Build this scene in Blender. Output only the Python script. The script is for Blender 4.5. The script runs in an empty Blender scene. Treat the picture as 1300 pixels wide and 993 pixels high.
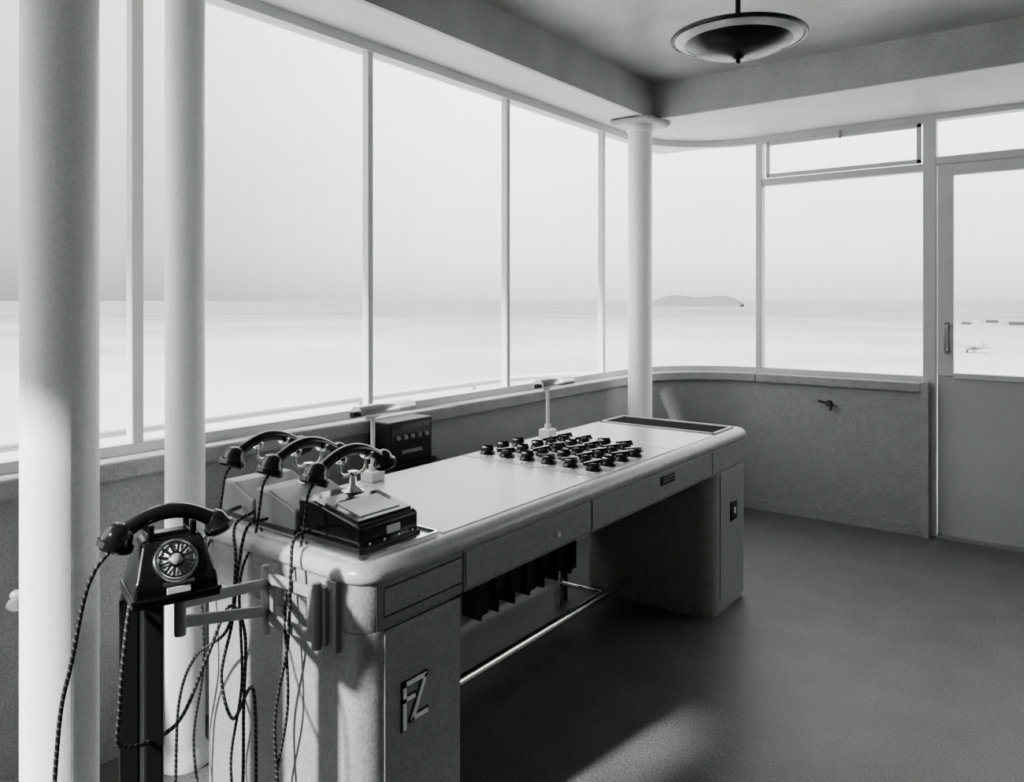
import bpy, bmesh, math, random
from mathutils import Vector, Matrix
random.seed(4)
D=bpy.data; C=bpy.context
sc=C.scene
try:
    sc.view_settings.view_transform='AgX'
    sc.view_settings.look='AgX - Medium High Contrast'
except Exception: pass

# ---------------------------------------------------------------- materials
def mat(name, v, rough=0.5, metal=0.0, var=0.0, scale=8.0, bump=0.0, bscale=60.0, spec=0.5, coat=0.0, speck=0.0):
    m=D.materials.new(name); m.use_nodes=True
    nt=m.node_tree; b=nt.nodes['Principled BSDF']
    b.inputs['Base Color'].default_value=(v,v,v,1)
    b.inputs['Roughness'].default_value=rough
    b.inputs['Metallic'].default_value=metal
    b.inputs['Specular IOR Level'].default_value=spec
    b.inputs['Coat Weight'].default_value=coat
    tc=nt.nodes.new('ShaderNodeTexCoord')
    n=nt.nodes.new('ShaderNodeTexNoise'); n.inputs['Scale'].default_value=scale; n.inputs['Detail'].default_value=6
    nt.links.new(tc.outputs['Object'],n.inputs['Vector'])
    r=nt.nodes.new('ShaderNodeMapRange')
    r.inputs['From Min'].default_value=0.3; r.inputs['From Max'].default_value=0.7
    r.inputs['To Min'].default_value=v*(1-var); r.inputs['To Max'].default_value=v*(1+var)
    nt.links.new(n.outputs['Fac'],r.inputs['Value']); out=r.outputs['Result']
    if speck>0:
        n3=nt.nodes.new('ShaderNodeTexNoise'); n3.inputs['Scale'].default_value=140; n3.inputs['Detail'].default_value=3
        nt.links.new(tc.outputs['Object'],n3.inputs['Vector'])
        r3=nt.nodes.new('ShaderNodeMapRange'); r3.inputs['From Min'].default_value=0.35; r3.inputs['From Max'].default_value=0.65
        r3.inputs['To Min'].default_value=1-speck; r3.inputs['To Max'].default_value=1+speck
        nt.links.new(n3.outputs['Fac'],r3.inputs['Value'])
        mu=nt.nodes.new('ShaderNodeMath'); mu.operation='MULTIPLY'
        nt.links.new(out,mu.inputs[0]); nt.links.new(r3.outputs['Result'],mu.inputs[1]); out=mu.outputs[0]
    nt.links.new(out,b.inputs['Base Color'])
    if bump>0:
        n2=nt.nodes.new('ShaderNodeTexNoise'); n2.inputs['Scale'].default_value=bscale; n2.inputs['Detail'].default_value=5
        nt.links.new(tc.outputs['Object'],n2.inputs['Vector'])
        bp=nt.nodes.new('ShaderNodeBump'); bp.inputs['Strength'].default_value=bump; bp.inputs['Distance'].default_value=0.01
        nt.links.new(n2.outputs['Fac'],bp.inputs['Height']); nt.links.new(bp.outputs['Normal'],b.inputs['Normal'])
    return m
M_wall=mat('plaster_wall',0.36,0.8,var=0.05,scale=12,bump=0.35,bscale=120,speck=0.14)
M_wallL=mat('plaster_light',0.50,0.85,var=0.05,scale=3,bump=0.3,bscale=120,speck=0.1)
M_ceil=mat('ceiling_paint',0.42,0.33,var=0.2,scale=2.5,bump=0.25,bscale=12,speck=0.12)
M_soff=mat('soffit_paint',0.70,0.5,var=0.05,scale=4,bump=0.2,bscale=90,speck=0.06)
M_fasc=mat('fascia_paint',0.48,0.5,var=0.12,scale=4,bump=0.2,bscale=90,speck=0.1)
M_floor=mat('linoleum_floor',0.135,0.42,var=0.12,scale=5,bump=0.12,bscale=25,speck=0.40)
M_frame=mat('window_frame_paint',0.62,0.4,var=0.03)
M_ledge=mat('ledge_paint',0.38,0.6,var=0.1,scale=15,bump=0.5,bscale=100,speck=0.1)
M_col=mat('column_enamel',0.88,0.35,var=0.03,scale=5,bump=0.08,bscale=60,speck=0.05)
M_desk=mat('desk_steel_paint',0.31,0.38,var=0.06,scale=25,bump=0.15,bscale=220,speck=0.15)
M_desktop=mat('desk_linoleum',0.60,0.22,var=0.04,scale=18,bump=0.06,bscale=250,speck=0.06)
M_rim=mat('desk_rim_metal',0.42,0.30,metal=0.0,var=0.08,scale=20,speck=0.1)
M_dark=mat('dark_recess',0.03,0.6)
M_black=mat('bakelite_black',0.010,0.16,coat=0.3)
M_blackm=mat('black_enamel',0.015,0.4)
M_greybox=mat('grey_enamel',0.30,0.4,var=0.1)
M_rack=mat('rack_enamel',0.045,0.5,var=0.1)
M_nickel=mat('nickel',0.75,0.25,metal=1.0)
M_white=mat('paper_white',0.95,0.5)
M_pale=mat('pale_enamel',0.8,0.35)
M_lampmetal=mat('lamp_dark_metal',0.03,0.25,metal=0.5)
M_lampglass=mat('lamp_frosted_rim',0.75,0.3,var=0.35,scale=9)
M_hill=mat('hazy_hill',0.12,1.0)
M_hangar=mat('hangar_wall',0.24,0.9)
M_conc=mat('balcony_concrete',0.5,0.9,var=0.1)

def groundmat():
    m=D.materials.new('airfield_ground'); m.use_nodes=True; nt=m.node_tree; b=nt.nodes['Principled BSDF']
    b.inputs['Roughness'].default_value=1.0; b.inputs['Specular IOR Level'].default_value=0.0
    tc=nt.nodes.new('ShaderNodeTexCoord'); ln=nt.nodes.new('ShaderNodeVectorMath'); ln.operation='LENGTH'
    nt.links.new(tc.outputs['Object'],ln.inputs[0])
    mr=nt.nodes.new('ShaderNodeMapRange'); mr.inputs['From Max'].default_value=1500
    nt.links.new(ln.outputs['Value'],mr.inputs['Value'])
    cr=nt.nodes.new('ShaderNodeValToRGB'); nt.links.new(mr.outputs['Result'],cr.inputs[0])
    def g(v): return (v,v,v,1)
    cr.color_ramp.elements[0].position=0.08; cr.color_ramp.elements[0].color=g(.48)  # tone varies with distance: horizon haze put into the ground colour
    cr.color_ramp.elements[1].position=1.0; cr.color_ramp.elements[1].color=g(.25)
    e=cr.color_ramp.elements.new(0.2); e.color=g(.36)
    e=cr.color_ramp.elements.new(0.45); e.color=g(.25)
    n=nt.nodes.new('ShaderNodeTexNoise'); n.inputs['Scale'].default_value=0.012; n.inputs['Detail'].default_value=5
    nt.links.new(tc.outputs['Object'],n.inputs['Vector'])
    r=nt.nodes.new('ShaderNodeMapRange'); r.inputs['From Min'].default_value=.3; r.inputs['From Max'].default_value=.7
    r.inputs['To Min'].default_value=.76; r.inputs['To Max'].default_value=1.12
    nt.links.new(n.outputs['Fac'],r.inputs['Value'])
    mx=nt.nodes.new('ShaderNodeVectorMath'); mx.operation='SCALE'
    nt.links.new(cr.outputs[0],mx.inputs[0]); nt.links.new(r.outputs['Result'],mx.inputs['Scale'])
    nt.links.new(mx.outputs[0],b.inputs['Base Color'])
    return m
M_ground=groundmat()
def cordmat():
    m=D.materials.new('braided_cord'); m.use_nodes=True; nt=m.node_tree; b=nt.nodes['Principled BSDF']
    b.inputs['Roughness'].default_value=0.7
    tc=nt.nodes.new('ShaderNodeTexCoord'); sp=nt.nodes.new('ShaderNodeSeparateXYZ')
    nt.links.new(tc.outputs['UV'],sp.inputs[0])
    a=nt.nodes.new('ShaderNodeMath'); a.operation='MULTIPLY'; a.inputs[1].default_value=70.0
    nt.links.new(sp.outputs['X'],a.inputs[0])
    c=nt.nodes.new('ShaderNodeMath'); c.operation='ADD'
    nt.links.new(a.outputs[0],c.inputs[0]); nt.links.new(sp.outputs['Y'],c.inputs[1])
    f=nt.nodes.new('ShaderNodeMath'); f.operation='FRACT'; nt.links.new(c.outputs[0],f.inputs[0])
    r=nt.nodes.new('ShaderNodeValToRGB'); r.color_ramp.interpolation='CONSTANT'
    r.color_ramp.elements[0].color=(.012,.012,.012,1); r.color_ramp.elements[1].color=(.14,.14,.14,1); r.color_ramp.elements[1].position=0.76
    nt.links.new(f.outputs[0],r.inputs[0]); nt.links.new(r.outputs[0],b.inputs['Base Color'])
    return m
M_cord=cordmat()
def glassmat():
    m=D.materials.new('window_glass'); m.use_nodes=True; nt=m.node_tree; nt.nodes.remove(nt.nodes['Principled BSDF'])
    o=nt.nodes['Material Output']; t=nt.nodes.new('ShaderNodeBsdfTransparent'); g=nt.nodes.new('ShaderNodeBsdfGlossy')
    t.inputs[0].default_value=(.97,.97,.97,1); g.inputs['Roughness'].default_value=0.02
    mx=nt.nodes.new('ShaderNodeMixShader'); mx.inputs[0].default_value=0.02
    nt.links.new(t.outputs[0],mx.inputs[1]); nt.links.new(g.outputs[0],mx.inputs[2]); nt.links.new(mx.outputs[0],o.inputs[0])
    return m
M_glass=glassmat()

# ---------------------------------------------------------------- helpers
def empty(name, loc=(0,0,0), rotz=0):
    e=D.objects.new(name,None); e.empty_display_size=0.1; e.location=loc; e.rotation_euler=(0,0,rotz)
    sc.collection.objects.link(e); return e
def finish(name,bm,m,parent=None,smooth=False,bevel=0,loc=None,segs=2):
    bmesh.ops.recalc_face_normals(bm,faces=bm.faces)
    me=D.meshes.new(name); bm.to_mesh(me); bm.free()
    o=D.objects.new(name,me); sc.collection.objects.link(o)
    if isinstance(m,(list,tuple)):
        for x in m: me.materials.append(x)
    else: me.materials.append(m)
    if smooth:
        for p in me.polygons: p.use_smooth=True
        try:
            me.set_sharp_from_angle(angle=math.radians(40))
        except Exception: pass
    if bevel>0:
        b=o.modifiers.new('bevel','BEVEL'); b.width=bevel; b.segments=segs; b.limit_method='ANGLE'
    if loc: o.location=loc
    if parent: o.parent=parent
    return o
def add_box(bm,a,b,mi=0):
    vs=[bm.verts.new((x,y,z)) for x in (a[0],b[0]) for y in (a[1],b[1]) for z in (a[2],b[2])]
    for f in ((0,1,3,2),(4,6,7,5),(0,4,5,1),(2,3,7,6),(0,2,6,4),(1,5,7,3)):
        fc=bm.faces.new([vs[i] for i in f]); fc.material_index=mi
def box(name,a,b,m,parent=None,bevel=0.0):
    bm=bmesh.new(); add_box(bm,a,b); return finish(name,bm,m,parent,bevel=bevel)
def add_tube(bm,pts,radii,n=12,mi=0,closed=False,uv=False,cap=True):
    pts=[Vector(p) for p in pts]
    if not isinstance(radii,(list,tuple)): radii=[radii]*len(pts)
    N=len(pts); rings=[]; up=None; L=0; Ls=[]
    for i in range(N):
        if closed: t=(pts[(i+1)%N]-pts[i-1]).normalized()
        else: t=(pts[min(i+1,N-1)]-pts[max(i-1,0)]).normalized()
        if up is None:
            up=Vector((0,0,1)) if abs(t.z)<0.9 else Vector((1,0,0))
        u=(up-t*up.dot(t)).normalized(); w=t.cross(u); up=u
        if i: L+=(pts[i]-pts[i-1]).length
        Ls.append(L)
        rings.append([bm.verts.new(pts[i]+(u*math.cos(2*math.pi*j/n)+w*math.sin(2*math.pi*j/n))*radii[i]) for j in range(n)])
    lay=bm.loops.layers.uv.verify() if uv else None
    for i in range(N if closed else N-1):
        A=rings[i];B=rings[(i+1)%N]
        for j in range(n):
            f=bm.faces.new((A[j],A[(j+1)%n],B[(j+1)%n],B[j])); f.material_index=mi; f.smooth=True
            if uv:
                v0=j/n;v1=(j+1)/n;l0=Ls[i];l1=Ls[(i+1)%N]
                for lp,c in zip(f.loops,((l0,v0),(l0,v1),(l1,v1),(l1,v0))): lp[lay].uv=c
    if cap and not closed:
        bm.faces.new(list(reversed(rings[0]))).material_index=mi
        bm.faces.new(rings[-1]).material_index=mi
def cyl(name,p0,p1,r,m,parent=None,n=24,r2=None):
    bm=bmesh.new(); add_tube(bm,[p0,p1],[r,r if r2 is None else r2],n)
    return finish(name,bm,m,parent,smooth=True)
def add_lathe(bm,prof,mat4=Matrix(),n=32,mi=0):
    rings=[]
    for r,z in prof:
        if r<1e-6: rings.append([bm.verts.new(mat4@Vector((0,0,z)))])
        else: rings.append([bm.verts.new(mat4@Vector((r*math.cos(2*math.pi*j/n),r*math.sin(2*math.pi*j/n),z))) for j in range(n)])
    for A,B in zip(rings,rings[1:]):
        for j in range(n):
            k=(j+1)%n
            if len(A)==1 and len(B)==1: break
            if len(A)==1: f=bm.faces.new((A[0],B[k],B[j]))
            elif len(B)==1: f=bm.faces.new((A[j],A[k],B[0]))
            else: f=bm.faces.new((A[j],A[k],B[k],B[j]))
            f.material_index=mi; f.smooth=True
def catmull(P,sub=8):
    P=[Vector(p) for p in P]; Q=[P[0]*2-P[1]]+P+[P[-1]*2-P[-2]]; out=[]
    for i in range(1,len(Q)-2):
        a,b,c,d=Q[i-1:i+3]
        for s in range(sub):
            t=s/sub
            out.append(0.5*((2*b)+(c-a)*t+(2*a-5*b+4*c-d)*t*t+(3*b-a-3*c+d)*t**3))
    out.append(P[-1]); return out
def cord(name,P,parent=None,r=0.0042,m=None):
    bm=bmesh.new(); add_tube(bm,catmull(P,10),r,8,uv=True)
    return finish(name,bm,m or M_cord,parent)
def rrect(x0,x1,y0,y1,r,n=8):
    out=[]
    for cx,cy,a in ((x1-r,y1-r,0),(x0+r,y1-r,90),(x0+r,y0+r,180),(x1-r,y0+r,270)):
        for i in range(n+1):
            t=math.radians(a+90*i/n); out.append((cx+r*math.cos(t),cy+r*math.sin(t)))
    return out
def add_loft(bm,x0,x1,y0,y1,r,layers,mi=0):
    prev=None; first=None
    for z,ins in layers:
        ring=[bm.verts.new((x,y,z)) for x,y in rrect(x0+ins,x1-ins,y0+ins,y1-ins,max(r-ins,0.004))]
        if prev:
            n=len(ring)
            for j in range(n):
                f=bm.faces.new((prev[j],prev[(j+1)%n],ring[(j+1)%n],ring[j])); f.material_index=mi; f.smooth=True
        else: first=ring
        prev=ring
    bm.faces.new(prev).material_index=mi; bm.faces.new(list(reversed(first))).material_index=mi
def loft(name,x0,x1,y0,y1,r,layers,m,parent=None):
    bm=bmesh.new(); add_loft(bm,x0,x1,y0,y1,r,layers); return finish(name,bm,m,parent,smooth=True)

# ---------------------------------------------------------------- room shell
H=1.45
XL,YF,RC=-2.45,5.24,0.60
YB,XR=-1.4,2.6
def path(e,part,x_end=-0.80):
    if part=='left': return [(XL-e,YB),(XL-e,YF-RC)]
    if part=='corner':
        cx,cy=XL+RC,YF-RC
        return [(cx-(RC+e)*math.cos(t),cy+(RC+e)*math.sin(t)) for t in [math.pi/2*i/20 for i in range(21)]]
    if part=='far': return [(XL+RC,YF+e),(x_end,YF+e)]
def sweep(name,part,e0,e1,z0,z1,m,parent=None,x_end=-0.80,bevel=0):
    A=path(e0,part,x_end);B=path(e1,part,x_end); bm=bmesh.new(); R=[]
    for a,b in zip(A,B):
        R.append([bm.verts.new((a[0],a[1],z0)),bm.verts.new((b[0],b[1],z0)),bm.verts.new((b[0],b[1],z1)),bm.verts.new((a[0],a[1],z1))])
    for p,q in zip(R,R[1:]):
        for j in range(4): bm.faces.new((p[j],p[(j+1)%4],q[(j+1)%4],q[j]))
    bm.faces.new(R[0]); bm.faces.new(R[-1])
    return finish(name,bm,m,parent,smooth=(part=='corner'),bevel=bevel)
box('floor',(XL-0.25,YB-0.2,-0.15),(XR+0.2,YF+0.3,0),M_floor)
for part,nm in (('left','wall_left'),('corner','wall_corner'),('far','wall_far')):
    w=sweep(nm,part,0.02,0.22,0,0.88,M_wall,x_end=-0.832)
    sweep(nm+'_ledge',part,-0.005,0.22,0.88,0.94,M_ledge,w,bevel=0.008,x_end=-0.832)
    sweep(nm+'_base',part,0.012,0.03,0,0.07,M_wall,w,x_end=-0.832)
box('trim_1',(-0.832,YF-0.008,0),(-0.79,YF+0.035,0.945),M_ledge)
TOP=2.54
def window(name,part,mull,x_end=-0.80):
    w=empty(name)
    sweep('bottom_rail',part,0.07,0.12,0.94,0.975,M_frame,w,x_end)
    sweep('top_rail',part,0.065,0.12,TOP-0.005,2.58,M_frame,w,x_end)
    sweep('glass',part,0.098,0.1,0.975,TOP-0.005,M_glass,w,x_end)
    for i,bx in enumerate(mull): box('mullion_%d'%(i+1),bx[0],bx[1],M_frame,w,bevel=0.004)
    return w
mull=[]
for y,wd in ((-0.77,.03),(0.26,.03),(1.286,.040),(2.317,.030),(3.315,.030),(4.34,.030)):
    mull.append(((XL-0.115,y-wd/2,0.975),(XL-0.075,y+wd/2,TOP)))
window('window_1','left',mull)
window('window_2','corner',[((XL+RC-0.022,YF+0.06,0.975),(XL+RC+0.022,YF+0.13,TOP))])
w3=window('window_3','far',[],-0.832)
box('transom_rail',(XL+RC+0.02,YF+0.065,2.238),(-0.832,YF+0.125,2.285),M_frame,w3,bevel=0.004)
bm=bmesh.new()
for a,b in (((-1.79,2.29),(-0.84,2.315)),((-1.79,2.510),(-0.84,2.535)),((-1.80,2.29),(-1.775,2.535)),((-0.865,2.29),(-0.84,2.535))):
    add_box(bm,(a[0],YF+0.055,a[1]),(b[0],YF+0.08,b[1]))
finish('vent_sash',bm,M_frame,w3,bevel=0.003)
cyl('sash_catch',(-1.31,YF+0.04,2.55),(-1.31,YF+0.04,2.50),0.008,M_greybox,w3,12)
# door
d=empty('door_1')
box('door_post',(-0.83,YF+0.05,0),(-0.757,YF+0.13,2.58),M_frame,d,bevel=0.005)
box('door_post_right',(0.17,YF+0.04,0),(0.24,YF+0.15,2.58),M_frame,d,bevel=0.005)
box('door_head',(-0.757,YF+0.05,2.27),(0.17,YF+0.13,2.318),M_frame,d,bevel=0.005)
box('head_top',(-0.757,YF+0.05,2.545),(0.17,YF+0.13,2.58),M_frame,d)
box('threshold',(-0.757,YF+0.03,0.0),(0.17,YF+0.16,0.014),M_greybox,d)
box('leaf_panel',(-0.750,YF+0.06,0.015),(0.165,YF+0.10,0.985),M_wallL,d,bevel=0.004)
box('leaf_stile_l',(-0.750,YF+0.055,0.985),(-0.665,YF+0.105,2.265),M_frame,d,bevel=0.004)
box('leaf_stile_r',(0.085,YF+0.055,0.985),(0.165,YF+0.105,2.265),M_frame,d,bevel=0.004)
box('leaf_rail_top',(-0.665,YF+0.055,2.20),(0.085,YF+0.105,2.265),M_frame,d,bevel=0.004)
box('leaf_rail_mid',(-0.665,YF+0.05,0.97),(0.085,YF+0.105,1.005),M_frame,d,bevel=0.004)
box('leaf_glass',(-0.665,YF+0.078,1.005),(0.085,YF+0.080,2.20),M_glass,d)
box('transom_glass',(-0.757,YF+0.09,2.318),(0.17,YF+0.092,2.545),M_glass,d)
bm=bmesh.new()
add_box(bm,(-0.712,YF+0.044,1.12),(-0.690,YF+0.056,1.31))
hp=[(-0.70,YF+0.05,1.145),(-0.70,YF-0.0,1.15),(-0.70,YF-0.012,1.18),(-0.70,YF-0.015,1.22),(-0.70,YF-0.012,1.255),(-0.70,YF,1.285),(-0.70,YF+0.05,1.29)]
add_tube(bm,catmull(hp,6),0.009,10)
finish('handle',bm,M_greybox,d,smooth=True)
wfr=box('wall_far_right',(0.25,YF+0.02,0),(XR,YF+0.22,0.94),M_wall)
w5=empty('fill_window')  # unseen glazing right of the door, added to let in more daylight
box('glass',(0.25,YF+0.098,0.94),(XR,YF+0.1,2.58),M_glass,w5)
box('mullion',(1.4,YF+0.07,0.94),(1.44,YF+0.12,2.58),M_frame,w5)
wr=box('wall_right',(XR,YB,0),(XR+0.2,YF+0.22,2.79),M_wallL)
WE=-1.60  # edge of the unseen back opening, placed to shape the floor's sun patch
wb=box('wall_back',(WE,YB-0.2,0),(XR,YB,2.79),M_wallL)
box('back_parapet',(XL-0.2,YB-0.2,0),(WE,YB,0.9),M_wallL,wb)
box('window_4',(XL-0.2,YB-0.1,0.9),(WE,YB-0.098,2.58),M_glass)
box('ceiling',(XL-0.4,YB-0.2,2.79),(XR+0.4,YF+0.4,2.95),M_ceil)
def soff(name,a,b): return box(name,a,b,M_soff,bevel=0.004)
soff('trim_2',(XL-0.25,YB-0.2,2.58),(-2.20,YF+0.25,2.79))
soff('trim_3',(-2.20,4.37,2.58),(XR+0.2,YF+0.25,2.79))
bm=bmesh.new()
add_box(bm,(-2.205,YB,2.572),(-2.180,4.385,2.79)); add_box(bm,(-2.180,4.36,2.572),(XR,4.385,2.79))
finish('trim_4',bm,M_fasc)

# ---------------------------------------------------------------- columns
def column(x,y,r,name='column'):
    e=empty(name,(x,y,0))
    bm=bmesh.new()
    add_lathe(bm,[(0,0),(r*1.35,0),(r*1.35,0.02),(r*1.08,0.05),(r,0.06),(r,2.50),(r*1.10,2.505),(r*1.10,2.53),(r*1.02,2.535),(r*1.02,2.58),(0,2.58)],n=48)
    finish('shaft',bm,M_col,e,smooth=True)
    return e
c3=column(-2.277,4.358,0.076)
bm=bmesh.new(); add_loft(bm,-0.15,0.14,-0.14,0.17,0.03,[(2.545,0.02),(2.572,0.0)]); finish('cap_plate',bm,M_fasc,c3)
column(-2.277,1.309,0.059)
c1=column(-1.80,0.745,0.076)
bm=bmesh.new(); add_lathe(bm,[(0,0),(0.022,0),(0.026,0.006),(0.012,0.012),(0.012,0.03),(0,0.03)],Matrix.Translation((-0.055,-0.058,0.79))@Matrix.Rotation(math.radians(-60),4,'Y'),24)
finish('bracket_knob',bm,M_greybox,c1,smooth=True)

# ---------------------------------------------------------------- desk
desk=empty('control_desk')
X0,X1,Y0,Y1=-2.05,-1.355,1.22,3.73
loft('apron',X0,X1,Y0,Y1,0.06,[(0.655,0.004),(0.66,0),(0.775,0)],M_desk,desk)
loft('top_shell',X0,X1,Y0,Y1,0.065,[(0.772,0.0),(0.775,-0.006),(0.783,-0.010),(0.795,-0.009),(0.805,-0.004),(0.813,0.004),(0.818,0.014),(0.820,0.028)],M_rim,desk)
loft('pedestal_near',X0+0.01,X1,Y0,1.57,0.06,[(0.05,0),(0.656,0)],M_desk,desk)
loft('plinth_near',X0+0.03,X1-0.012,Y0+0.012,1.558,0.05,[(0.0,0),(0.052,0)],M_desk,desk)
loft('pedestal_far',X0+0.01,X1,3.29,Y1,0.075,[(0.03,0),(0.656,0)],M_desk,desk)
loft('plinth_far',X0+0.03,X1-0.012,3.302,Y1-0.012,0.065,[(0.0,0),(0.032,0)],M_desk,desk)
box('back_panel',(X0+0.01,1.57,0.40),(X0+0.03,3.29,0.656),M_rack,desk)
def panel(name,y0,y1,z0,z1): return box(name,(X1-0.004,y0,z0),(X1+0.0035,y1,z1),M_desk,desk,bevel=0.0015)
panel('pull_tray',1.285,1.565,0.690,0.752)
panel('door_near',1.285,1.560,0.07,0.650)
panel('drawer_left',1.585,2.235,0.668,0.765)
panel('drawer_right',2.245,3.27,0.668,0.765)
panel('drawer_far',3.28,3.655,0.668,0.765)
panel('door_far',3.37,3.655,0.07,0.650)
bm=bmesh.new()
for a,b in (((1.285,.6525),(1.575,.6555)),((1.285,.684),(1.575,.688)),((1.285,.754),(1.575,.757)),((2.238,.66),(2.242,.77)),((1.573,.655),(1.577,.77)),((1.262,.66),(1.264,.77))):
    add_box(bm,(X1-0.002,a[0],a[1]),(X1+0.001,b[0],b[1]))
finish('seams',bm,M_dark,desk)
cyl('lock',(X1,2.03,0.705),(X1+0.012,2.03,0.705),0.008,M_pale,desk,16)
bm=bmesh.new(); add_box(bm,(X1+0.003,2.76,0.715),(X1+0.008,2.88,0.752)); finish('name_plate',bm,M_blackm,desk,bevel=0.002)
bm=bmesh.new()
for z in (0.728,0.739): add_box(bm,(X1+0.007,2.775,z),(X1+0.009,2.865,z+0.003))
finish('name_plate_text',bm,M_greybox,desk)
box('socket_plate',(X1+0.003,3.49,0.41),(X1+0.010,3.56,0.50),M_blackm,desk,bevel=0.003)
box('socket_inner',(X1+0.010,3.515,0.44),(X1+0.013,3.535,0.47),M_pale,desk,bevel=0.002)
ex=X1+0.0035
ey,ez=1.385,0.445; S=0.05
def strokes(bm,L,wd,x0,x1_):
    for y0,z0,y1,z1 in L:
        a=Vector((ey+y0*S*.75,ez+z0*S));b=Vector((ey+y1*S*.75,ez+z1*S));t=(b-a).normalized();n=Vector((-t.y,t.x))*wd/2
        a=a-t*wd*.5; b=b+t*wd*.5
        q=[a+n,b+n,b-n,a-n]
        lo=[bm.verts.new((x0,p.x,p.y)) for p in q]; hi=[bm.verts.new((x1_,p.x,p.y)) for p in q]
        bm.faces.new(lo);bm.faces.new(hi)
        for j in range(4): bm.faces.new((lo[j],lo[(j+1)%4],hi[(j+1)%4],hi[j]))
EL=((-1,-1.0,-1,1.1),(-1,1.1,1.0,1.1),(-1,.35,-.15,.35),(1.0,1.1,-.25,-.75),(-.25,-.75,1.05,-.75))
bm=bmesh.new(); strokes(bm,EL,0.019,ex-0.002,ex+0.002); finish('emblem_outline',bm,M_dark,desk)
bm=bmesh.new(); strokes(bm,EL,0.010,ex,ex+0.006); finish('emblem',bm,M_white,desk)
TZ=0.820
box('writing_surface',(X0+0.035,1.535,TZ-0.004),(X1-0.035,2.335,TZ+0.003),M_desktop,desk,bevel=0.002)
box('switch_plate',(X0+0.035,2.345,TZ-0.004),(X1-0.035,2.955,TZ+0.004),M_desktop,desk,bevel=0.002)
box('far_surface',(X0+0.035,2.965,TZ-0.004),(X1-0.035,3.395,TZ+0.003),M_desktop,desk,bevel=0.002)
bm=bmesh.new()
add_box(bm,(X0+0.04,3.41,TZ-0.002),(X1-0.045,3.425,TZ+0.008)); add_box(bm,(X0+0.04,3.64,TZ-0.002),(X1-0.045,3.655,TZ+0.008))
add_box(bm,(X0+0.04,3.41,TZ-0.002),(X0+0.055,3.655,TZ+0.008)); add_box(bm,(X1-0.06,3.41,TZ-0.002),(X1-0.045,3.655,TZ+0.008))
finish('trough_rim',bm,M_rim,desk,bevel=0.003)
box('trough_floor',(X0+0.05,3.42,TZ-0.002),(X1-0.055,3.645,TZ+0.002),mat('trough_dark',0.03,1.0,spec=0.05),desk)  # flat plate, the darkness of a true recess put into its colour
bm=bmesh.new()
add_loft(bm,X0+0.02,X1-0.035,Y0+0.03,1.525,0.02,[(TZ-0.002,0),(TZ+0.012,0),(TZ+0.012,0.008),(TZ+0.004,0.010)])
finish('phone_tray',bm,M_nickel,desk,smooth=True)
bm=bmesh.new()
add_tube(bm,[(-1.775,1.57,0.105),(-1.775,3.29,0.105)],0.019,16)
add_tube(bm,[(-1.775,3.05,0.105),(-2.02,3.05,0.105)],0.012,12); add_tube(bm,[(-1.775,1.8,0.105),(-2.02,1.8,0.105)],0.012,12)
add_box(bm,(-2.035,3.03,0.0),(-2.005,3.07,0.13)); add_box(bm,(-2.035,1.78,0.0),(-2.005,1.82,0.13))
finish('foot_rail',bm,M_nickel,desk,smooth=True)
bm=bmesh.new()
for i in range(7):
    y=2.36+i*0.110
    add_box(bm,(-2.035,y,0.17),(-1.94,y+0.012,0.42)); add_box(bm,(-1.955,y-0.02,0.19+0.035*((i*2)%3)),(-1.935,y+0.045,0.42))
add_box(bm,(-2.04,2.30,0.40),(-1.93,3.12,0.66)); add_box(bm,(-2.04,2.30,0.0),(-2.02,2.33,0.4)); add_box(bm,(-2.04,3.09,0.0),(-2.02,3.12,0.4))
finish('relay_rack',bm,mat('relay_rack_paint',0.02,0.6),desk)

# switches
bm=bmesh.new(); bl=bmesh.new()
def knob(x,y,rot):
    T=Matrix.Translation((x,y,TZ+0.004))@Matrix.Rotation(rot,4,'Z')
    add_lathe(bm,[(0.031,0),(0.032,0.006),(0.028,0.010),(0.025,0.013),(0.024,0.022),(0.026,0.025),(0.024,0.029),(0.010,0.031),(0,0.031)],T,24)
    vs=[T@Vector(p) for p in ((-.040,-.008,.020),(.034,-.011,.020),(.034,.011,.020),(-.040,.008,.020),(-.040,-.005,.030),(.026,-.008,.040),(.026,.008,.040),(-.040,.005,.030))]
    V=[bm.verts.new(v) for v in vs]
    for f in ((0,3,2,1),(4,5,6,7),(0,1,5,4),(1,2,6,5),(2,3,7,6),(3,0,4,7)): bm.faces.new([V[i] for i in f])
for i in range(6):
    for j in range(5):
        if (i==0 and j>3) or (i==5 and j>2) : continue
        x=-1.455-i*0.100; y=2.425+j*0.105
        knob(x,y,random.choice([0.5,0.9,-0.4,0.2]))
        add_box(bl,(x-0.030,y-0.056,TZ+0.003),(x+0.030,y-0.036,TZ+0.0065))
sw=empty('rotary_switch_bank')
finish('knobs',bm,M_black,sw,smooth=True); finish('labels',bl,M_white,sw)
bm=bmesh.new()
for i in range(6): add_lathe(bm,[(0,0),(0.006,0),(0.006,0.003),(0,0.004)],Matrix.Translation((-1.44-i*0.1,2.358,TZ+0.003)),10)
finish('screws',bm,M_nickel,sw)

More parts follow.
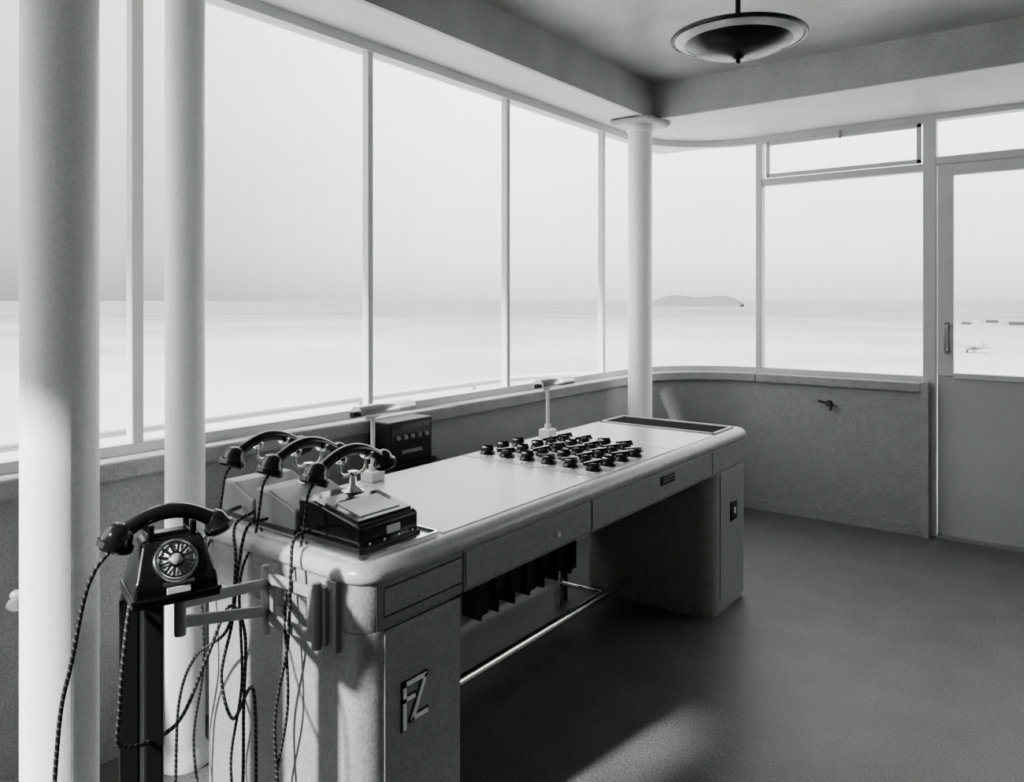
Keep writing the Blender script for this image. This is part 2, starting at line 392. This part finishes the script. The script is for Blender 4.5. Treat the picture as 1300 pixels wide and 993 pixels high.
# ---------------------------------------------------------------- handset
def add_handset(bm,T,L=0.115,mi=0,cs=1.0,th=1.0):
    pts=[];rad=[]
    for i in range(17):
        u=-1+2*i/16
        pts.append(T@Vector((u*L*0.92,0,0.038*(1-u*u)*L/.115+0.010))); rad.append(th*(0.0105+0.0035*(1-u*u)+0.004*(abs(u)**6)))
    add_tube(bm,pts,rad,14,mi)
    for sg,big in ((-1,1.18),(1,1.0)):
        Q=T@Matrix.Translation((sg*L,0,0.012))@Matrix.Rotation(-sg*math.radians(22),4,'Y')@Matrix.Scale(big*cs,4)
        add_lathe(bm,[(0,0.016),(0.012,0.014),(0.020,0.006),(0.024,-0.004),(0.026,-0.014),(0.031,-0.018),(0.031,-0.028),(0.027,-0.032),(0.012,-0.030),(0,-0.030)],Q,24,mi)

def desk_phone(xa,xb,hx,dark,plate):
    e=empty('intercom_telephone',(0,0,0))
    ya,yb=1.285,1.49; z=TZ+0.004
    bm=bmesh.new()
    zf=0.060; zb=0.098 if not dark else 0.100
    pr=[(xb,0),(xb,zf),(xb-0.012,zf+0.006),(xa+0.06,zb),(xa,zb),(xa,0)]
    A=[bm.verts.new((p[0],ya,z+p[1])) for p in pr];B=[bm.verts.new((p[0],yb,z+p[1])) for p in pr]
    bm.faces.new(A);bm.faces.new(list(reversed(B)))
    for j in range(6): bm.faces.new((A[j],B[j],B[(j+1)%6],A[(j+1)%6]))
    finish('body',bm,M_black if dark else M_greybox,e,bevel=0.006)
    box('base_flange',(xa-0.003,ya-0.006,z-0.001),(xb+0.004,yb+0.006,z+0.010),M_blackm,e,bevel=0.003)
    if plate:
        x1_=xb-0.012; x0_=xa+0.06; za=z+zf+0.006; zb_=z+zb
        sl=math.atan2(zb_-za,x1_-x0_); xm=xb-0.080; zm=za+(x1_-xm)*math.tan(sl)
        P=empty('plate_frame',(xm,(ya+yb)/2,zm+0.004)); P.rotation_euler=(0,sl,0); P.parent=e
        box('frame',(-0.066,-0.092,-0.005),(0.066,0.092,0.002),M_black,P,bevel=0.002)
        box('note_card',(-0.042,-0.070,0.001),(0.048,0.066,0.005),M_white,P)
        box('badge',(xb-0.001,ya+0.09,z+0.026),(xb+0.004,ya+0.135,z+0.046),M_pale,e,bevel=0.001)
        bm=bmesh.new()
        for i in range(4): add_lathe(bm,[(0,0),(0.004,0),(0.004,0.004),(0,0.005)],Matrix.Translation((xb,ya+0.03+0.05*i,z+0.015))@Matrix.Rotation(math.pi/2,4,'Y'),10)
        finish('rivets',bm,M_nickel,e)
    cy=(ya+yb)/2+0.035; zc=z+zb-0.004
    bm=bmesh.new()
    add_lathe(bm,[(0.0,0),(0.030,0),(0.031,0.005),(0.020,0.010),(0.012,0.022),(0.009,0.045),(0.014,0.052),(0.014,0.058),(0,0.060)],Matrix.Translation((hx,cy,zc)),24)
    for sy in (-1,1):
        add_tube(bm,catmull([(hx,cy,zc+0.05),(hx,cy+sy*0.03,zc+0.050),(hx,cy+sy*0.045,zc+0.062),(hx-0.0,cy+sy*0.047,zc+0.092)],5),0.005,10)
        add_tube(bm,catmull([(hx-0.026,cy+sy*0.047,zc+0.105),(hx-0.018,cy+sy*0.047,zc+0.090),(hx,cy+sy*0.047,zc+0.085),(hx+0.018,cy+sy*0.047,zc+0.090),(hx+0.026,cy+sy*0.047,zc+0.105)],5),0.004,8)
    finish('cradle',bm,M_nickel,e,smooth=True)
    bm=bmesh.new(); add_handset(bm,Matrix.Translation((hx,cy-0.005,zc+0.070))@Matrix.Rotation(math.radians(90),4,'Z'),th=1.12,cs=1.06)
    finish('handset',bm,M_black,e,smooth=True)
    hz=zc+0.055; y0=cy-0.125
    cord('handset_cord',[(hx,y0,hz),(hx+0.005,y0-0.03,hz-0.03),(hx+0.01,y0-0.045,hz-0.09),(hx+0.01,y0-0.062,hz-0.17),(hx+0.02,1.185,0.70),(hx+0.04,1.178,0.45),(hx-0.01,1.178,0.22),(hx+0.03,1.175,0.05)],e,r=0.0036)
    return e
ip1=desk_phone(-1.680,-1.440,-1.622,True,True)
ip2=desk_phone(-1.872,-1.692,-1.815,False,False)
ip3=desk_phone(-2.035,-1.884,-1.995,False,False)

# ---------------------------------------------------------------- swing arm bracket
arm=empty('swing_arm_bracket')
bm=bmesh.new()
add_box(bm,(-1.475,1.205,0.605),(-1.435,1.222,0.775))
for z in (0.625,0.755): add_lathe(bm,[(0,0),(0.007,0),(0.005,0.005),(0,0.006)],Matrix.Translation((-1.455,1.206,z))@Matrix.Rotation(math.pi/2,4,'X'),12)
add_tube(bm,[(-1.485,1.188,0.61),(-1.485,1.188,0.77)],0.012,14)
add_box(bm,(-1.49,1.193,0.62),(-1.46,1.21,0.76))
for z in (0.625,0.73):
    add_box(bm,(-1.68,1.18,z),(-1.485,1.192,z+0.026))
add_tube(bm,[(-1.675,1.18,0.60),(-1.675,1.18,0.775)],0.011,14)
for x in (-1.655,-1.505): add_box(bm,(x-0.008,1.181,0.63),(x+0.008,1.191,0.75))
finish('inner_link',bm,M_greybox,arm,bevel=0.002)
bm=bmesh.new()
a=Vector((-1.675,1.18,0));b=Vector((-1.515,0.86,0)); t=(b-a).normalized(); n=Vector((-t.y,t.x,0))*0.006
for z0,z1,z2,z3 in ((0.715,0.741,0.805,0.831),(0.645,0.671,0.765,0.791)):
    q=[(a+n,z0),(b+n,z2),(b-n,z2),(a-n,z0),(a+n,z1),(b+n,z3),(b-n,z3),(a-n,z1)]
    V=[bm.verts.new((p.x,p.y,z)) for p,z in q]
    for f in ((0,3,2,1),(4,5,6,7),(0,1,5,4),(1,2,6,5),(2,3,7,6),(3,0,4,7)): bm.faces.new([V[i] for i in f])
add_tube(bm,[(-1.515,0.86,0.75),(-1.515,0.86,0.858)],0.012,14)
finish('outer_link',bm,M_greybox,arm,bevel=0.002)
PZ=0.864
pl=empty('shelf',(-1.50,0.83,PZ-0.006),math.radians(72)); pl.parent=arm
box('shelf_plate',(-0.082,-0.070,-0.006),(0.082,0.075,0.005),M_blackm,pl,bevel=0.003)

st=empty('telephone_stand',(-1.545,0.795,0),math.radians(60))
bm=bmesh.new()
add_box(bm,(-0.040,-0.03,0.0),(-0.004,0.03,PZ-0.013)); add_box(bm,(0.006,-0.03,0.0),(0.040,0.03,PZ-0.013)); add_box(bm,(-0.06,-0.06,0.0),(0.06,0.06,0.015))
finish('post',bm,M_blackm,st,bevel=0.003)
box('post_strip',(-0.003,-0.025,0.015),(0.005,0.028,PZ-0.014),M_pale,st)

ph=empty('rotary_telephone',(-1.50,0.83,PZ),math.radians(72)); ph.scale=(0.90,0.90,0.90)
bm=bmesh.new()
prof=[(-.080,0,.088),(-.080,.040,.086),(-.034,.108,.066),(-.02,.118,.062),(.045,.118,.062),(.062,.096,.070),(.078,.03,.084),(.078,0,.088)]
L=[bm.verts.new((-w,y,z)) for y,z,w in prof];R=[bm.verts.new((w,y,z)) for y,z,w in prof]
bm.faces.new(L);bm.faces.new(list(reversed(R)))
for j in range(8): bm.faces.new((L[j],R[j],R[(j+1)%8],L[(j+1)%8]))
finish('body',bm,M_black,ph,bevel=0.010,segs=4)
box('foot_flange',(-.093,-.084,0),(.093,.082,.010),M_black,ph,bevel=0.004)
bm=bmesh.new()
add_box(bm,(-.050,-.004,.114),(.050,.030,.126))
for s in (-1,1):
    add_box(bm,(s*.044-.007,-.022,.120),(s*.044+.007,.048,.128))
    add_box(bm,(s*.044-.007,-.026,.120),(s*.044+.007,-.018,.150)); add_box(bm,(s*.044-.007,.044,.120),(s*.044+.007,.052,.150))
finish('cradle',bm,M_black,ph,bevel=0.003)
bm=bmesh.new(); add_handset(bm,Matrix.Translation((0,0.013,0.126)),0.100,cs=1.08,th=1.3); finish('handset',bm,M_black,ph,smooth=True)
nrm=Vector((0,-.068,.046)).normalized()
q=Vector((0,0,1)).rotation_difference(nrm).to_matrix().to_4x4()
DT=Matrix.Translation(Vector((0,-.058,.075))+nrm*0.001)@q
bm=bmesh.new(); add_lathe(bm,[(0,0),(.047,0),(.047,.005),(.044,.009),(.042,.009),(.042,.005),(0,.005)],DT,40); finish('dial_rim',bm,M_nickel,ph,smooth=True)
bm=bmesh.new(); add_lathe(bm,[(0.0,.0055),(.0415,.0055),(.0415,.0065),(0,.0065)],DT,40); finish('number_ring',bm,M_white,ph)
bm=bmesh.new()
ro,ri,zt,zb=.0395,.0175,.0105,.0085
add_lathe(bm,[(0,zt),(ri,zt),(ri,zb)],DT,40)
add_lathe(bm,[(ro-.003,zb),(ro-.003,zt),(ro,zt),(ro,zb)],DT,40)
for kk in range(12):
    am=2*math.pi*kk/12+math.pi/12; wd=0.15
    P=[(ri-.001,am-wd),(ro-.002,am-wd*.6),(ro-.002,am+wd*.6),(ri-.001,am+wd)]
    V=[bm.verts.new(DT@Vector((r*math.cos(t),r*math.sin(t),zt))) for r,t in P]; bm.faces.new(V)
    if kk==10:
        P=[(ri,am-.3),(ro-.002,am-.3),(ro-.002,am+.3),(ri,am+.3)]
        V=[bm.verts.new(DT@Vector((r*math.cos(t),r*math.sin(t),zt+.0001))) for r,t in P]; bm.faces.new(V)
finish('finger_wheel',bm,M_blackm,ph)
bm=bmesh.new(); add_lathe(bm,[(0,.0108),(.0125,.0108),(.0125,.0116),(0,.012)],DT,24); finish('dial_card',bm,M_greybox,ph)
bm=bmesh.new()
for kk in range(10):
    a=2*math.pi*kk/12
    add_lathe(bm,[(0,.0066),(.0020,.0066),(.0020,.0072),(0,.0072)],DT@Matrix.Translation((.029*math.cos(a),.029*math.sin(a),0)),8)
finish('numerals',bm,M_black,ph)
box('name_plate',(-.022,-.0855,.012),(.026,-.0795,.026),M_pale,ph,bevel=0.001)
box('badge_row',(-.030,-.0845,.030),(.034,-.079,.038),M_nickel,ph,bevel=0.001)
C.view_layer.update()
def pc(o,p): o.parent=p; o.matrix_parent_inverse=p.matrix_world.inverted(); return o
pc(cord('handset_lead',[(-1.527,0.738,0.975),(-1.532,0.722,0.955),(-1.540,0.700,0.925),(-1.552,0.685,0.87),(-1.566,0.668,0.75),(-1.585,0.655,0.64),(-1.60,0.645,0.40),(-1.62,0.64,0.15),(-1.64,0.60,0.008),(-1.66,0.5,0.006)]),ph)
pc(cord('line_lead',[(-1.55,0.78,0.88),(-1.50,0.74,0.80),(-1.485,0.72,0.66),(-1.50,0.735,0.58),(-1.53,0.86,0.56),(-1.62,0.98,0.62),(-1.68,1.08,0.70),(-1.72,1.15,0.60),(-1.74,1.16,0.40),(-1.75,1.16,0.15),(-1.76,1.12,0.006)]),ph)
cord('junction_lead',[(-1.93,1.275,0.86),(-1.90,1.22,0.865),(-1.80,1.12,0.88),(-1.66,0.99,0.88),(-1.56,0.91,0.885)],ip3,r=0.006,m=M_black)
cord('junction_lead_b',[(-1.86,1.275,0.86),(-1.84,1.20,0.84),(-1.76,1.15,0.76),(-1.78,1.14,0.60),(-1.90,1.12,0.50),(-1.98,1.12,0.35),(-2.0,1.12,0.1),(-2.0,1.1,0.006)],ip2)
cord('desk_lead_a',[(-1.62,1.275,0.85),(-1.60,1.21,0.845),(-1.57,1.178,0.78),(-1.575,1.172,0.6),(-1.62,1.168,0.4),(-1.60,1.168,0.15),(-1.60,1.15,0.006)],ip1)
cord('desk_lead_b',[(-1.80,1.275,0.85),(-1.79,1.205,0.845),(-1.785,1.175,0.75),(-1.80,1.165,0.60),(-1.84,1.16,0.45),(-1.78,1.155,0.36),(-1.70,1.16,0.46),(-1.69,1.162,0.2),(-1.70,1.16,0.006)],ip2)

# ---------------------------------------------------------------- small desk lamps
def lamp(y,x=-1.985):
    e=empty('desk_lamp',(x,y,TZ+0.003))
    box('base',(-0.03,-0.03,0),(0.03,0.03,0.035),M_pale,e,bevel=0.004)
    bm=bmesh.new(); add_tube(bm,[(0,0,0.03),(0,0,0.215)],0.008,12)
    add_lathe(bm,[(0.014,0.0),(0.014,0.02),(0,0.02)],Matrix.Translation((0,0,0.035)),14)
    add_tube(bm,[(0,-0.03,0.215),(0,0.03,0.225)],0.007,10)
    finish('stem',bm,M_pale,e,smooth=True)
    bm=bmesh.new()
    n=14; R=0.028; y0,y1=-0.075,0.185
    A=[];B=[]
    for i in range(n+1):
        t=math.radians(-20+220*i/n); 
        A.append(bm.verts.new((R*math.cos(t),y0,0.237+R*math.sin(t)))); B.append(bm.verts.new((R*math.cos(t),y1,0.237+R*math.sin(t))))
    for i in range(n):
        f=bm.faces.new((A[i],A[i+1],B[i+1],B[i])); f.smooth=True
    bm.faces.new(A); bm.faces.new(B)
    o=finish('shade',bm,M_nickel,e)
    s=o.modifiers.new('sol','SOLIDIFY'); s.thickness=0.002
    cyl('tube_bulb',(0,-0.06,0.235),(0,0.17,0.235),0.010,M_white,e,14)
    cyl('end_knob',(0,-0.095,0.237),(0,-0.075,0.237),0.010,M_blackm,e,14)
lamp(1.83); lamp(2.90)

# ---------------------------------------------------------------- radio boxes
r=empty('radio_receiver')
box('case',(-2.452,2.235,0.755),(-2.33,2.50,0.935),M_blackm,r,bevel=0.006)
box('front',(-2.332,2.25,0.77),(-2.326,2.485,0.92),M_black,r,bevel=0.002)
bm=bmesh.new()
for i in range(5): add_lathe(bm,[(0.011,0),(0.011,0.005),(0.008,0.012),(0,0.013)],Matrix.Translation((-2.326,2.285+i*0.042,0.865))@Matrix.Rotation(math.pi/2,4,'Y'),14)
finish('knobs',bm,M_greybox,r,smooth=True)
box('dial_strip',(-2.327,2.31,0.795),(-2.324,2.43,0.81),M_greybox,r)
box('shelf',(-2.445,2.22,0.738),(-2.32,2.515,0.755),M_blackm,r)
r=empty('loudspeaker_box')
box('case',(-2.434,2.36,0.58),(-2.31,2.58,0.73),M_blackm,r,bevel=0.006)
bm=bmesh.new()
for i in range(6): add_box(bm,(-2.311,2.38,0.602+i*0.02),(-2.305,2.56,0.610+i*0.02))
finish('grille',bm,M_black,r)

# ---------------------------------------------------------------- wall valve
h=empty('wall_valve',(-1.37,YF+0.02,0.77))
bm=bmesh.new()
add_lathe(bm,[(0,0),(0.022,0),(0.022,0.008),(0.009,0.014),(0.009,0.04),(0,0.04)],Matrix.Rotation(math.pi/2,4,'X'),18)
add_tube(bm,catmull([(0,-0.03,0),(0.012,-0.045,0.0),(0.02,-0.05,-0.02),(0.018,-0.05,-0.04)],5),0.009,10)
add_tube(bm,[(-0.06,-0.035,0.016),(0.035,-0.035,-0.006)],0.008,10)
finish('body',bm,M_rack,h,smooth=True)

# ---------------------------------------------------------------- pendant lamp
p=empty('pendant_lamp',(-0.98,2.60,2.345))
bm=bmesh.new(); add_tube(bm,[(0,0,0.02),(0,0,0.445)],0.009,14)
add_lathe(bm,[(0.0,0.40),(0.02,0.405),(0.045,0.43),(0.048,0.445),(0,0.445)],Matrix(),24)
finish('rod',bm,M_lampmetal,p,smooth=True)
bm=bmesh.new(); add_lathe(bm,[(0,-0.078),(0.006,-0.077),(0.010,-0.070),(0.006,-0.063),(0.018,-0.060),(0.022,-0.054),(0.03,-0.052),(0.08,-0.047),(0.13,-0.034),(0.175,-0.012),(0.190,0.002),(0.185,0.003),(0.12,-0.018),(0.0,-0.03)],Matrix(),56)
finish('bowl',bm,M_lampmetal,p,smooth=True)
bm=bmesh.new(); add_lathe(bm,[(0.10,-0.020),(0.160,-0.010),(0.19,-0.004),(0.222,0.010),(0.226,0.014),(0.222,0.016),(0.188,0.004),(0.15,-0.003),(0.10,-0.015)],Matrix(),56)
finish('rim_glass',bm,M_lampglass,p,smooth=True)
bm=bmesh.new(); add_lathe(bm,[(0.219,0.006),(0.228,0.008),(0.230,0.014),(0.226,0.019),(0.219,0.017)],Matrix(),56)
add_lathe(bm,[(0.222,0.018),(0.15,0.045),(0.06,0.06),(0,0.062)],Matrix(),56)
add_tube(bm,[(0,0,-0.03),(0,0,0.08)],0.022,16)
finish('rim_band',bm,M_lampmetal,p,smooth=True)

# ---------------------------------------------------------------- outside
sweepb=empty('balcony')
for part in ('left','corner','far'):
    sweep('slab_'+part,part,0.22,1.5,-0.3,-0.1,M_conc,sweepb,x_end=2.6)
bm=bmesh.new()
pts=[(x,y,0.80) for x,y in path(1.35,'left')]+[(x,y,0.80) for x,y in path(1.35,'corner')]+[(x,y,0.80) for x,y in path(1.35,'far',2.6)]
pp=[pts[0]]
for q_ in pts[1:]:
    if (Vector(q_)-Vector(pp[-1])).length>0.01: pp.append(q_)
add_tube(bm,pp,0.022,12)
add_tube(bm,[(a,b,0.35) for a,b,c in pp],0.015,10)
for i in range(6): add_tube(bm,[(XL-1.35,-1.2+i*1.15,-0.1),(XL-1.35,-1.2+i*1.15,0.8)],0.015,8)
for i in range(4): add_tube(bm,[(-1.6+i*1.15,YF+1.35,-0.1),(-1.6+i*1.15,YF+1.35,0.8)],0.015,8)
finish('railing',bm,M_soff,sweepb,smooth=True)
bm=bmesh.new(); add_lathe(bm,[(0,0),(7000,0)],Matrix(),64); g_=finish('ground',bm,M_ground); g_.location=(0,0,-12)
bm=bmesh.new()
def at(x,k_): return Vector((math.sin(x)*k_,math.cos(x)*k_,0))
prev=None
for i in range(21):
    u=i/20; az=math.radians(-37.05+10.2+u*6.6); hh=26*math.sin(math.pi*u)**0.6*(1+0.25*math.sin(9*u))
    c=at(az,1500); o2=at(az,2200)
    ring=[bm.verts.new((c.x,c.y,-12)),bm.verts.new((o2.x,o2.y,-12+hh)),bm.verts.new((o2.x*1.2,o2.y*1.2,-12))]
    if prev:
        for j in range(2): bm.faces.new((prev[j],prev[j+1],ring[j+1],ring[j]))
    prev=ring
finish('distant_hill',bm,M_hill)
def hangar(az,dist,w,dp,hh):
    c=at(math.radians(az),dist); e=empty('hangar_building',(c.x,c.y,-12),-math.radians(az))
    bm=bmesh.new(); n=8
    P=[(-w/2,0),(-w/2,hh*.6)]+[(-w/2*math.cos(math.pi*i/n),hh*.6+hh*.4*math.sin(math.pi*i/n)) for i in range(1,n)]+[(w/2,hh*.6),(w/2,0)]
    A=[bm.verts.new((x,-dp/2,z)) for x,z in P];B=[bm.verts.new((x,dp/2,z)) for x,z in P]
    bm.faces.new(A);bm.faces.new(B)
    for i in range(len(P)): j=(i+1)%len(P); bm.faces.new((A[i],B[i],B[j],A[j]))
    add_box(bm,(-w*.3,-dp/2-.3,0),(w*.3,-dp/2,hh*.5),1)
    finish('hall',bm,[M_hangar,M_rack],e)
hangar(-37.05+33.4,480,14,8,3.5); hangar(-37.05+32.0,520,10,6,3); hangar(-37.05+30.6,480,7,5,2.5)

c=at(math.radians(-37.05+31.0),225); ac=empty('parked_aircraft',(c.x,c.y,-12),math.radians(60))
bm=bmesh.new()
add_tube(bm,[(-3,0,1.3),(-1.5,0,1.25),(1.5,0,1.2),(4,0,1.3)],[.35,.55,.5,.15],12)
add_box(bm,(-1.4,-5,1.5),(0,5,1.65)); add_box(bm,(3.3,-1.4,1.4),(4,1.4,1.5)); add_box(bm,(3.4,-.06,1.3),(4.1,.06,2.4))
for s in (-1,1):
    add_tube(bm,[(-1,s*.4,1.0),(-1.1,s*.9,.35)],.08,6); add_tube(bm,[(-1.1,s*.82,.35),(-1.1,s*.98,.35)],.35,12)
finish('airframe',bm,M_hangar,ac)

# ---------------------------------------------------------------- light
w=D.worlds.new('sky'); sc.world=w; w.use_nodes=True; nt=w.node_tree; bg=nt.nodes['Background']
tc=nt.nodes.new('ShaderNodeTexCoord'); sp=nt.nodes.new('ShaderNodeSeparateXYZ'); cr=nt.nodes.new('ShaderNodeValToRGB')
nt.links.new(tc.outputs['Generated'],sp.inputs[0]); nt.links.new(sp.outputs['Z'],cr.inputs[0])
cr.color_ramp.elements[0].position=0.0; cr.color_ramp.elements[0].color=(.40,.40,.40,1)
cr.color_ramp.elements[1].position=0.06; cr.color_ramp.elements[1].color=(.60,.60,.60,1)
e=cr.color_ramp.elements.new(0.22); e.color=(.85,.85,.85,1)
e=cr.color_ramp.elements.new(0.5); e.color=(1,1,1,1)
mr=nt.nodes.new('ShaderNodeMapRange'); mr.inputs['From Min'].default_value=-1.0; mr.inputs['From Max'].default_value=-0.6
mr.inputs['To Min'].default_value=0.42; mr.inputs['To Max'].default_value=1.0; mr.interpolation_type='SMOOTHSTEP'
nt.links.new(sp.outputs['X'],mr.inputs['Value'])
ml=nt.nodes.new('ShaderNodeVectorMath'); ml.operation='SCALE'
nt.links.new(cr.outputs[0],ml.inputs[0]); nt.links.new(mr.outputs['Result'],ml.inputs['Scale']); nt.links.new(ml.outputs[0],bg.inputs[0])
bg.inputs[1].default_value=3.3
s=D.lights.new('sun','SUN'); s.energy=9.0; s.angle=math.radians(2.4)
so=D.objects.new('sun',s); sc.collection.objects.link(so)
so.rotation_euler=Vector((0.15,1.0,-0.69)).to_track_quat('-Z','Y').to_euler()

# ---------------------------------------------------------------- camera
cam=D.cameras.new('camera'); co=D.objects.new('camera',cam); sc.collection.objects.link(co); sc.camera=co
co.location=(0,0,H); co.rotation_euler=(math.pi/2,0,math.radians(37.05))
cam.sensor_width=36; cam.lens=36*975/1300; cam.shift_y=-(496.5-380)/1300; cam.clip_end=9000; cam.clip_start=0.02
